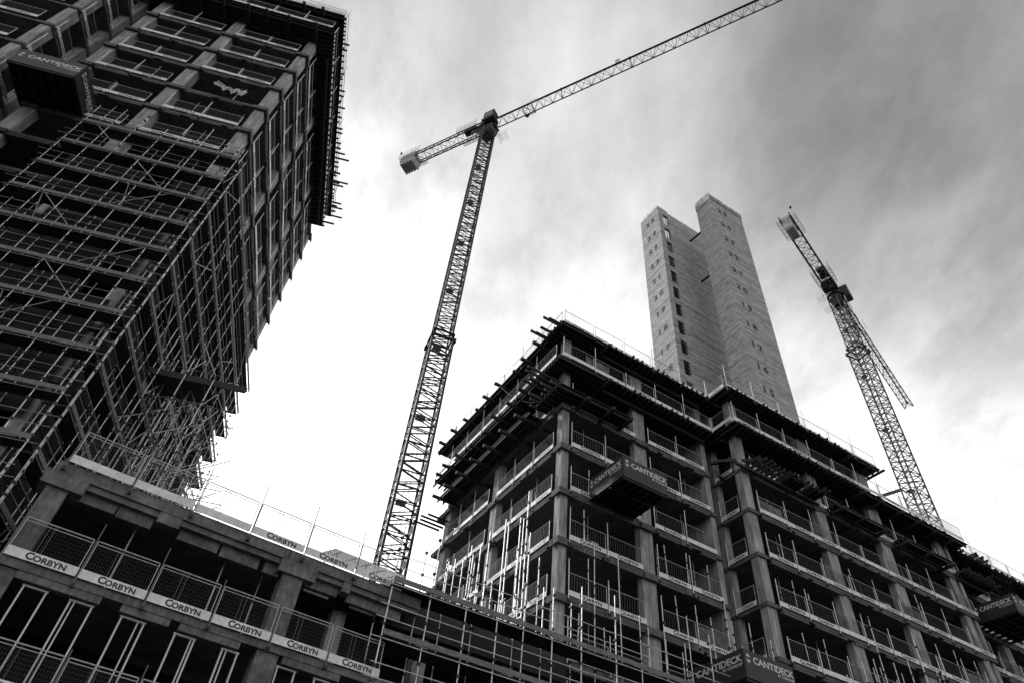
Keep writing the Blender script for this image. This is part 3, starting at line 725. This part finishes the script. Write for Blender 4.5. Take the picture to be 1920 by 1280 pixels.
# scaffold round the lower two thirds of the left tower
lb = [35.76+1.6-1.6-2.242*i for i in range(16)]
lb = [z for z in lb if z > 1]
def topB(a, inner): return 36.2+rnd.uniform(.5,2.6) if not inner else 35.8+rnd.uniform(-.5,1.2)
sB = scaffold(FB, 'dense tube scaffold wrapping the corner of the left tower below its upper floors',
    [dict(ax='u', a0=-7.35, a1=1.27, out=-1.27, **{'in': -.45}, step=1.3, top=topB, lm='rail', brace=1, toe='board', r=.022),
     dict(ax='w', a0=-.4, a1=19.5, out=1.27, **{'in': .45}, step=1.45, lm='rail', r=.022, top=lambda a, i: 36.0-.28*max(0,a)+rnd.uniform(.2,3.2), brace=2, toe='board', lifts=lb)], lb, 'tube scaffolds')
b = MB()
for k_ in range(15):
    z1 = 35.0-2.242*k_; z0 = z1-2.2
    if z0 < .3: break
    for q in range(5):
        if rnd.random() < .86: b.box(-7.1+1.4*q, -5.74+1.4*q, -.30, -.27, z0, z1)
    for q in range(13):
        if rnd.random() < .8: b.box(.27, .30, -.1+1.5*q, 1.36+1.5*q, z0, z1)
b.build('shade_sheet', M['dark'], sB)  # added black sheets standing for the shade behind the scaffold
# birdcage of tubes at the foot of the tower, beyond its side face
def birdcage(fr, u0, u1, w0, w1, ztop, label, step=1.3, dens=.75):
    t = thing('scaffold', fr.P(0,0,0), fr.az, label, 'scaffold', 'tube scaffolds')
    u = u0
    while u <= u1+.01:
        w = w0
        while w <= w1+.01:
            zt = ztop(u, w)+rnd.uniform(-.6,1.2); s = MB().tube((u,w,0),(u+rnd.uniform(-.05,.05),w,zt),.028,5); s.second(M['clamp'])
            z = .8
            while z < zt: s.box(u-.05,u+.05,w-.05,w+.05,z-.05,z+.05); z += rnd.choice([.5,1,1.5])
            s.build('standard', M['tube'], t)
            w += step
        u += step
    z = 2.0
    while z < 24:
        lg = MB(); br = MB()
        u = u0
        while u <= u1+.01:
            for w in [w0+i*step for i in range(int((w1-w0)/step)+1)]:
                if z < ztop(u, w):
                    if rnd.random() < dens: lg.tube((u,w-.3,z),(u,w+step+.2,z+rnd.uniform(-.03,.03)),.026,4)
                    if rnd.random() < dens: lg.tube((u-.3,w,z+.1),(u+step+.2,w,z+.1),.026,4)
                    if rnd.random() < .6: br.tube((u,w,z),(u+rnd.choice([0,step]),w+step,z+1.9),.026,4)
                    if rnd.random() < .3: br.tube((u,w,z+1.9),(u+step,w+rnd.choice([0,step]),z),.026,4)
            u += step
        lg.build('ledger', M['bars'], t)
        if br.v: br.build('brace', M['steel'], t)
        z += 1.95
    return t
birdcage(FB, 1.9, 5.6, 3.0, 15.8, lambda u, w: 25.5-.55*(w-3)-1.1*(u-2), 'tangled cage of scaffold tubes at the foot of the left tower')
# loading fan boards on the tower side
t = thing('catch_fan', FB.P(0,0,0), FB.az, 'dark timber catch fan jutting sideways from the left tower scaffold', 'catch fan')
MB().box(1.4,4.3,3.2,5.2,23.3,23.36).build('fan_deck', M['ply'], t)
MB().box(1.4,6.1,3.1,3.16,22.95,23.3).build('fan_edge', M['dslab'], t)
for u in (1.6,2.8,4.0): MB().beam((u,3.17,23.2),(u,6,23.2),.1,.15).build('fan_beam', M['joist'], t)

# scaffold in front of the right block
lr = [13.9-2.08*i for i in range(6)]
def topR(a, inner):
    if a < -5: return 13.9+rnd.uniform(1.2,2.6)
    if a < 0: return 13.9+rnd.uniform(1.8,4.6)
    return 13.9+rnd.uniform(1.6,6.2)
scaffold(FR, 'tube scaffold along the foot of the right block, bottom centre, dark boards under it',
    [dict(ax='u', a0=-9.5, a1=11.5, out=-3.0, **{'in': -1.7}, step=1.5, top=topR, brace=1, toe='board', r=.026)], lr, 'tube scaffolds')
scaffold(FR, 'bright loose standards of a scaffold against the short face of the right block',
    [dict(ax='w', a0=.5, a1=10.0, out=-1.7, **{'in': -.8}, step=.8, top=lambda a, i: ZR(-2)+rnd.choice([.6,1.2,2.2,3.4,4.6,5.2])+rnd.uniform(-.4,.4), boards=0, brace=1, bot=13.7, r=.029)], [ZR(-2)-2.7], 'tube scaffolds')
scaffold(FR, 'low tube scaffold at the foot of the projecting block, bottom right',
    [dict(ax='u', a0=17.0, a1=33.0, out=-4.2, **{'in': -3.0}, step=1.5, top=lambda a, i: ZR(-2)+rnd.uniform(-1.2,3.4), brace=2, toe='board')], [ZR(-3)+.6-2.05*i for i in range(4)], 'tube scaffolds')

pd = thing('podium_block', FR.o, FR.az, 'dark concrete podium floors behind the scaffold, between the near block and the tall block', 'building')
b = MB().box(-12.5,-.3,-1.45,16,13.3,13.68); b.box(-12.5,-.3,-1.45,-1.2,12.9,13.3); b.box(-12.5,-.3,-1.45,-1.3,13.68,14.0); b.build('roof_slab', M['dslab'], pd)
for z in (10.2, 6.9, 3.6): MB().box(-12.5,-.3,-1.45,16,z-.3,z).build('floor_slab', M['slab'], pd)
b = MB()
for (z0, z1) in ((10.2,12.9),(6.9,9.9),(3.6,6.6),(0,3.3)): b.box(-12.4,-.35,1.6,1.8,z0,z1)
b.build('inner_wall', M['dark'], pd)
for u in (-11.0,-7.4,-3.4,-1.0):
    b = MB()
    for (z0, z1) in ((10.2,12.9),(6.9,9.9),(3.6,6.6),(0,3.3)): b.box(u,u+.55,-1.2,-.7,z0,z1)
    b.build('column', M['conc'], pd)
# translucent white sheeting
tm = bpy.data.materials.new('white_sheeting'); tm.use_nodes = True; q_ = tm.node_tree
tb_ = q_.nodes.new('ShaderNodeBsdfTranslucent'); tb_.inputs[0].default_value = (.85,.85,.85,1); mx = q_.nodes.new('ShaderNodeMixShader'); mx.inputs[0].default_value = .85
q_.links.new(q_.nodes['Principled BSDF'].outputs[0], mx.inputs[1]); q_.links.new(tb_.outputs[0], mx.inputs[2]); q_.links.new(mx.outputs[0], q_.nodes['Material Output'].inputs[0])
q_.nodes['Principled BSDF'].inputs['Base Color'].default_value = (.8,.8,.8,1); q_.nodes['Principled BSDF'].inputs['Roughness'].default_value = .7
M['sheet'] = tm
def sheet(fr, u0, u1, w, z0, z1, label):
    m = MB(); n = 10
    for i in range(n+1):
        for k_ in range(4):
            m.v.append((u0+(u1-u0)*i/n, w+.06*math.sin(i*1.7+k_*.8), z0+(z1-z0)*k_/3+.05*math.sin(i*2.3)))
    for i in range(n):
        for k_ in range(3): a = i*4+k_; m.f.append((a,a+4,a+5,a+1))
    o = m.build('white_sheet', M['sheet'], None, fr.o); o.rotation_euler.z = fr.az
    sm = o.modifiers.new('thick', 'SOLIDIFY'); sm.thickness = .01
    return tag(o, label, 'sheeting', 'white sheeting hung on the podium roof')
sheet(FR, -2.2, .0, 17.3, 13.7, 22.5, 'tall added white sheet standing for the sunlit wall beyond the short face')  # translucent sheet added to stand for a sunlit wall
sheet(FR, -6.2, -2.6, 14.0, 13.7, 17.6, 'bright white sheeting behind the barrier between crane mast and tall block')
sheet(FR, -9.6, -7.2, 9.5, 13.7, 16.2, 'wrinkled white sheeting beside the crane mast on the podium roof')
# stacks of material on the open floors
def stack(fr, u, w, z, kind, label):
    t = thing('material_stack', fr.P(u, w, z), fr.az+R_(rnd.uniform(-8,8)), label, 'stack', 'stacked materials on the open floors')
    for x in (-.5, 0, .5): MB().box(x-.05, x+.05, -.5, .5, 0, .1).build('pallet_runner', M['joist'], t)
    if kind == 0:
        for k_ in range(rnd.randint(4, 8)):
            e = rnd.uniform(-.12,.12); MB().box(-.9+e, .9+e, -.45, .45, .1+k_*.09, .18+k_*.09).build('board', M['board' if k_ % 3 else 'toe'], t)
    elif kind == 1:
        for a in range(3):
            for c in range(2):
                if rnd.random() < .85: MB().box(-.8+a*.55, -.3+a*.55, -.4, .35, .1+c*.42, .5+c*.42).build('carton', M['cloth' if (a+c)%2 else 'board'], t)
    else:
        b = MB()
        for k_ in range(16): b.tube((-1.2+rnd.uniform(-.2,.2), -.3+.6*rnd.random(), .14+.3*rnd.random()), (1.3+rnd.uniform(-.2,.3), -.3+.6*rnd.random(), .14+.3*rnd.random()), .03, 5)
        b.build('tube_bundle', M['tube'], t)
k = 0
for l in range(-3, 3):
    for (u, w, nm) in ((2.9,.9,'in the first bay of the long face'),(9.4,.9,'left of the pier wall'),(17.2,-1.1,'in the first projecting bay'),(24.6,-1.1,'in the second projecting bay'),(31.0,-1.1,'in the third projecting bay'),(39.2,.1,'beyond the far pier')):
        if rnd.random() < .42:
            k += 1; stack(FR, u+rnd.uniform(-.8,.8), w, ZR(l)+.01, k % 3, '%s %s, %s' % (('stack of boards','pile of cartons','bundle of tubes')[k % 3], nm, LV(l)))
# dark debris netting tied behind some barriers
def net(fr, u0, u1, w, z, label):
    m = MB(); n = 12
    for i in range(n+1):
        for k_ in range(3): m.v.append((u0+(u1-u0)*i/n, w+.03*math.sin(i*1.9+k_), z+.15+(1.02-.1*abs(math.sin(i*1.3)))*k_/2))
    for i in range(n):
        for k_ in range(2): a = i*3+k_; m.f.append((a,a+3,a+4,a+1))
    o = m.build('debris_net', M['net'], None, fr.o); o.rotation_euler.z = fr.az; sm = o.modifiers.new('thick', 'SOLIDIFY'); sm.thickness = .01
    tag(o, label, 'netting', 'debris netting tied behind barriers')
for (u0,u1,w,l,lab) in ((14.1,16.3,-1.9,1,'grey netting behind the first barrier right of the recess, fourth floor down'),(26.5,28.8,-1.9,0,'grey netting behind a barrier by the third projecting column, fifth floor down'),
    (1.1,3.0,-.9,3,'grey netting behind the second barrier from the corner, second floor down'),(31.4,33.8,-1.9,-1,'grey netting left of the far pier, sixth floor down'),(9.2,11.5,-.1,-2,'grey netting left of the pier wall, seventh floor down')): net(FR, u0, u1, w, ZR(l), lab)
# slack cables
def cable(p, q, sag, label, r=.014):
    p = V(p); q = V(q); cu = MB(); n = 14; pts = [p.lerp(q, i/n)-V((0,0,sag*4*(i/n)*(1-i/n))) for i in range(n+1)]
    for i in range(n): cu.tube(pts[i]-p, pts[i+1]-p, r, 5)
    o = cu.build('cable', M['ink']); o.location = p; tag(o, label, 'cable', 'slack cables')
cable(FR.P(-1.4,6.6,ZR(4)-.4), FR.P(-.2,1.0,ZR(2)+1), .9, 'slack cable swinging from the top deck down the short face')
cable(FR.P(6.1,-.25,ZR(2)), FR.P(10.4,-.25,ZR(1)+1.1), .7, 'slack cable looped right of the middle column, third floor down')
cable(FR.P(20.5,-2.15,ZR(1)), FR.P(25.5,-2.15,ZR(0)+1.2), .6, 'slack cable looped across the second projecting bay')
cable(FB.P(-4.5,-.4,ZB(-2)), FB.P(-1.0,-.4,ZB(-3)+1.1), .8, 'slack cable near the hanging cloth on the left tower')

# ================================================================== NEAR BLOCK (N)
nb_ = thing('concrete_frame_building', FN.o, FN.az, 'low near concrete block across the bottom left with lettered white edge boards', 'building')
b = MB()
b.box(-.1, 13.5, 0, 10, ZN-.42, ZN-.03)
b.box(-.1, 13.5, .1, .32, ZN-.62, ZN-.42)
x = 0.7
for (a, c, d) in ((.72,2.1,.95),(2.15,3.3,1.0),(4.2,5.6,.98),(5.7,7.1,1.02),(7.3,7.9,1.02),(8.9,10.2,.95),(10.6,12.9,.98)): b.box(a, c, .32, .5, ZN-d, ZN-.42)
for (a, c) in ((3.35,4.1),(7.95,8.6),(10.25,10.55)): b.box(a, c, .02, .45, ZN-.80, ZN-.42)
b.build('roof_slab', M['concN'], nb_)
for k_ in (1, 2, 3, 4):
    z = ZN-3.3*k_; b = MB(); b.box(-.6, 13.5, 0, 10, z-.27, z-.02)
    for (a, c) in ((.6,3.0),(3.6,5.1),(5.4,7.4),(8.9,11.0)): b.box(a, c, .03, .3, z-.5, z-.27)
    b.build('floor_slab', M['concN'], nb_)
for (u0,u1) in ((-.05,.6),(8.0,8.75)):
    b = MB()
    b.box(u0, u1, .1, .7, ZN-3.31, ZN-.9)
    for k_ in (1,2,3): b.box(u0, u1, .1, .7, ZN-3.3*(k_+1)+(-.01), ZN-3.3*k_-.28)
    b.box(u0-.25, u1+.4, -.03, .9, ZN-.9, ZN-.421)
    b.build('column', M['concN'], nb_)
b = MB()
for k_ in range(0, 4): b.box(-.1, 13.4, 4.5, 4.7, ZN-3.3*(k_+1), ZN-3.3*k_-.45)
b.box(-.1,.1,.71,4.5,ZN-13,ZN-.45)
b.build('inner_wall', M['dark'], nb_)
MB().box(7.92,7.99,-.012,.3,ZN-.79,ZN-.05).build('expansion_joint', M['ink'], nb_)
for u in (2.85,): pass
# stud frames on the lower floor, each standing by itself
def stud_frame(u, z, w, mull, label):
    t = thing('stud_frame', FN.P(u, .25, z), FN.az, label, 'stud frame', 'pale stud frames on the near block')
    hh = 2.75
    for x in (0, w): MB().box(x-.025,x+.025,-.05,.05,0,hh-.05).build('stud', M['frame'], t)
    if mull: MB().box(mull-.02,mull+.02,-.04,.04,0,hh-.05).build('stud', M['frame'], t)
    MB().box(-.05,w+.05,-.055,.055,hh-.05,hh).build('head_track', M['frame'], t)
    return t
k = 0
for u, w, mu in ((.95,.62,0),(2.25,.62,.12),(3.75,.68,.5),(5.4,.62,.52),(6.95,.5,.13),(8.85,.62,0),(10.2,.5,.4)):
    k += 1; stud_frame(u, ZN-6.58, w, mu, '%s tall pale stud frame from the left under the lettered board' % ORD[k])
G3 = 'guard barriers on the near block'
run(B_MESH, FN, 'front', .1, 12.6, -.05, ZN+.0, 2.08, '# lettered panel from the left along the roof edge of the near block', G3, 1, lambda: rnd.choice([.95,1.0,1.1]))
run(B_MESH, FN, 'front', -.0, 12.4, -.05, ZN-3.3, 2.07, '# lettered panel from the left on the middle floor of the near block', G3, 1, lambda: rnd.choice([.8,.9,1.0]))
run(B_MESH, FN, 'front', -1.2, 11.2, -.05, ZN-6.6, 2.07, '# panel from the left on the lowest visible floor of the near block', G3, 1, lambda: rnd.choice([.8,.9]))
for i, (u, w) in enumerate(((2.95,.9),(6.1,.9),(7.55,1.2),(4.4,1.0))):
    if i < 3: prop(FN, u, w, ZN-3.3, '%s grey steel prop behind the middle barrier of the near block' % ORD[i+1])
# strip lamps under the roof edge (unlit, pale)
for i, u in enumerate((9.0, 10.9)):
    o = MB().box(0,1.0,-.05,.05,-.05,0).build('ceiling_batten', M['toe'], None, FN.P(u,.6,ZN-.96)); o.rotation_euler.z = FN.az
    tag(o, '%s pale batten fixed under the roof edge beside the second column' % ORD[i+1], 'batten', 'pale battens')
# canopy hut on the near roof
t = thing('site_shelter', FN.P(10.9, 3.8, ZN), FN.az, 'pale open shelter with sloping canopy on the near roof beside the crane mast', 'shelter')
for (x,y) in ((0,0),(2.9,0),(0,1.5),(2.9,1.5),(1.45,0)): MB().tube((x,y,0),(x,y,2.55 if y == 0 else 3.05),.03,6).build('post', M['frame'], t)
c = MB(); c.quad8([(-.3,-.5,2.4),(3.2,-.5,2.4),(3.2,1.8,3.1),(-.3,1.8,3.1),(-.3,-.5,2.44),(3.2,-.5,2.44),(3.2,1.8,3.14),(-.3,1.8,3.14)]); c.build('canopy', M['sheet'], t)
for x in (0,.72,1.45,2.2,2.9): MB().beam((x,-.5,2.35),(x,1.8,3.05),.05).build('rafter', M['frame'], t)
MB().box(-.1,1.9,.5,.9,1.3,1.4).build('shelf', M['steel'], t)

def loose_post(fr, u, w, z, h, label):
    lx, ly = rnd.uniform(-.09,.09), rnd.uniform(-.04,.04)
    o = MB().tube((0,0,-.3), (lx*h,ly*h,h), .027, 6).second(M['clamp']).box(-.05,.05,-.05,.05,.2,.3).box(lx*h*.7-.05,lx*h*.7+.05,ly*h*.7-.05,ly*h*.7+.05,h*.7,h*.7+.1).build('standing_tube', M['tube'], None, fr.P(u,w,z))
    o.rotation_euler.z = fr.az; tag(o, label, 'tube', 'loose tubes standing behind the guard barriers')
kk = {}
for l in range(-3, 1):
    for (a, e, w, nm) in ((.8,5.4,-.08,'in the first bay of the long face'),(6.8,11.4,-.08,'between middle column and pier'),(14.2,20,-1.9,'in the first projecting bay'),(21.4,26.6,-1.9,'in the second projecting bay'),(28.2,34.4,-1.9,'in the third projecting bay')):
        for i in range(rnd.choice([0,1,2,3]) if l < 0 else rnd.choice([0,1,1])):
            loose_post(FR, a+(e-a)*(i+rnd.uniform(.2,.8))/3, w, ZR(l), rnd.uniform(1.7,2.6), '%s loose tube %s, %s' % (ORD[i+1], nm, LV(l)))
for a in PENDING: barrier(*a)
for pr in (B_BAR, B_MESH):
    for o in list(pr.children_recursive)+[pr]: bpy.data.objects.remove(o)

# ================================================================== GROUND
g = MB().quad8([(-900,-900,-.4),(900,-900,-.4),(900,900,-.4),(-900,900,-.4),(-900,-900,0),(900,-900,0),(900,900,0),(-900,900,0)]).build('ground', M['ground'])
tag(g, kind='structure')

# ================================================================== SKY, SUN
SUN_AZ, SUN_EL = R_(-52), R_(30)      # azimuth from +y towards +x
sdir = V((math.sin(SUN_AZ)*math.cos(SUN_EL), math.cos(SUN_AZ)*math.cos(SUN_EL), math.sin(SUN_EL)))
w = bpy.data.worlds.new('World'); sc.world = w; w.use_nodes = True
nt = w.node_tree; N = nt.nodes; L = nt.links; N.clear()
out = N.new('ShaderNodeOutputWorld'); bg = N.new('ShaderNodeBackground'); L.new(bg.outputs[0], out.inputs[0])
sky = N.new('ShaderNodeTexSky'); sky.sky_type = 'NISHITA'; sky.sun_disc = False; sky.sun_elevation = SUN_EL; sky.sun_rotation = SUN_AZ
bw = N.new('ShaderNodeRGBToBW'); L.new(sky.outputs[0], bw.inputs[0])
tc = N.new('ShaderNodeTexCoord')
def math_(op, a, b=None, clamp=False):
    m = N.new('ShaderNodeMath'); m.operation = op; m.use_clamp = clamp
    for i, x in enumerate((a, b)):
        if x is None: continue
        if isinstance(x, (int, float)): m.inputs[i].default_value = x
        else: L.new(x, m.inputs[i])
    return m.outputs[0]
def dot_(vec):
    d = N.new('ShaderNodeVectorMath'); d.operation = 'DOT_PRODUCT'; L.new(tc.outputs['Generated'], d.inputs[0]); d.inputs[1].default_value = vec; return d.outputs['Value']
def mr(x, a, b, c, d, smooth=True):
    m = N.new('ShaderNodeMapRange'); m.interpolation_type = 'SMOOTHSTEP' if smooth else 'LINEAR'
    L.new(x, m.inputs['Value'])
    for k_, v_ in zip(('From Min','From Max','To Min','To Max'), (a,b,c,d)): m.inputs[k_].default_value = v_
    return m.outputs[0]
GL = V((-.30,.78,.54)).normalized()
glow = math_('POWER', math_('MAXIMUM', dot_(GL), 0), 6.0)
sep = N.new('ShaderNodeSeparateXYZ'); L.new(tc.outputs['Generated'], sep.inputs[0])
# cloud layer: the direction is carried on to a flat layer overhead
zc = math_('ADD', math_('MAXIMUM', sep.outputs[2], 0), .22)
cx = math_('DIVIDE', sep.outputs[0], zc); cy = math_('DIVIDE', sep.outputs[1], zc)
cmb = N.new('ShaderNodeCombineXYZ'); L.new(cx, cmb.inputs[0]); L.new(cy, cmb.inputs[1])
def cloud_noise(rot, scl, loc, scale, det, rough, dist):
    mp = N.new('ShaderNodeMapping'); L.new(cmb.outputs[0], mp.inputs[0]); mp.inputs['Rotation'].default_value = (0,0,R_(rot)); mp.inputs['Scale'].default_value = (*scl,1); mp.inputs['Location'].default_value = (*loc,0)
    n1 = N.new('ShaderNodeTexNoise'); n1.inputs['Scale'].default_value = scale; n1.inputs['Detail'].default_value = det; n1.inputs['Roughness'].default_value = rough; n1.inputs['Distortion'].default_value = dist
    L.new(mp.outputs[0], n1.inputs['Vector']); return n1.outputs['Fac']
big = mr(cloud_noise(40, (1.35,.85), (5.6,3.3), 2.4, 10, .6, .12), .36, .64, -.5, .5)
fine = mr(cloud_noise(25, (1.5,.9), (7.1,2.2), 6.5, 9, .62, .2), .34, .66, -.5, .5)
hz = mr(sep.outputs[2], .35, .9, 1, 0)
front = mr(sep.outputs[1], -.1, .45, 0, 1)
back = mr(sep.outputs[1], .12, -.5, 0, 1)
r = math_('ADD', .36, math_('MULTIPLY', glow, .95))
r = math_('ADD', r, math_('MULTIPLY', math_('MULTIPLY', hz, front), .85))
r = math_('ADD', r, math_('MULTIPLY', back, .40))
r = math_('MULTIPLY', r, math_('ADD', 1, math_('ADD', math_('MULTIPLY', big, .38), math_('MULTIPLY', fine, .22))))
r = math_('MULTIPLY', r, mr(dot_(V((.52,.12,.84)).normalized()), .82, 1.0, 1.0, .70))      # a darker bank of cloud high on the right
r = math_('ADD', r, math_('MULTIPLY', math_('POWER', math_('MAXIMUM', dot_(V((.07,.33,.94)).normalized()), 0), 70), .30))   # a thin bright break overhead
r = math_('ADD', r, math_('MULTIPLY', bw.outputs[0], .02))
r = math_('MAXIMUM', r, .03)
L.new(r, bg.inputs['Color']); bg.inputs['Strength'].default_value = 1.0
sl = bpy.data.lights.new('sun', 'SUN'); sl.energy = 2.6; sl.angle = R_(6); sl.color = (1,1,1)
so = bpy.data.objects.new('sun', sl); COL.objects.link(so); so.rotation_euler = sdir.to_track_quat('Z', 'Y').to_euler(); so.location = (0,0,120)

# ================================================================== CAMERA
F = 1280.; Z = V((142., -1218., F)).normalized()       # world up in camera axes (x right, y down, z forward)
fw = V((0,0,1)); fh = (fw-Z*fw.dot(Z)).normalized(); rt = fh.cross(Z)
cx_ = V((rt.x, fh.x, Z.x)); cy_ = V((rt.y, fh.y, Z.y)); cz_ = V((rt.z, fh.z, Z.z))
Rm = Matrix((( cx_.x, -cy_.x, -cz_.x), (cx_.y, -cy_.y, -cz_.y), (cx_.z, -cy_.z, -cz_.z)))
cd = bpy.data.cameras.new('camera'); cd.sensor_width = 36; cd.lens = F/1920*36; cd.clip_start = .1; cd.clip_end = 3000
co = bpy.data.objects.new('camera', cd); COL.objects.link(co); co.matrix_world = Matrix.Translation((0,0,1.6)) @ Rm.to_4x4()
sc.camera = co
sc.view_settings.view_transform = 'Standard'; sc.view_settings.look = 'None'; sc.view_settings.exposure = 0; sc.view_settings.gamma = 1
sc.render.engine = 'CYCLES'; sc.cycles.use_denoising = True; sc.cycles.max_bounces = 6
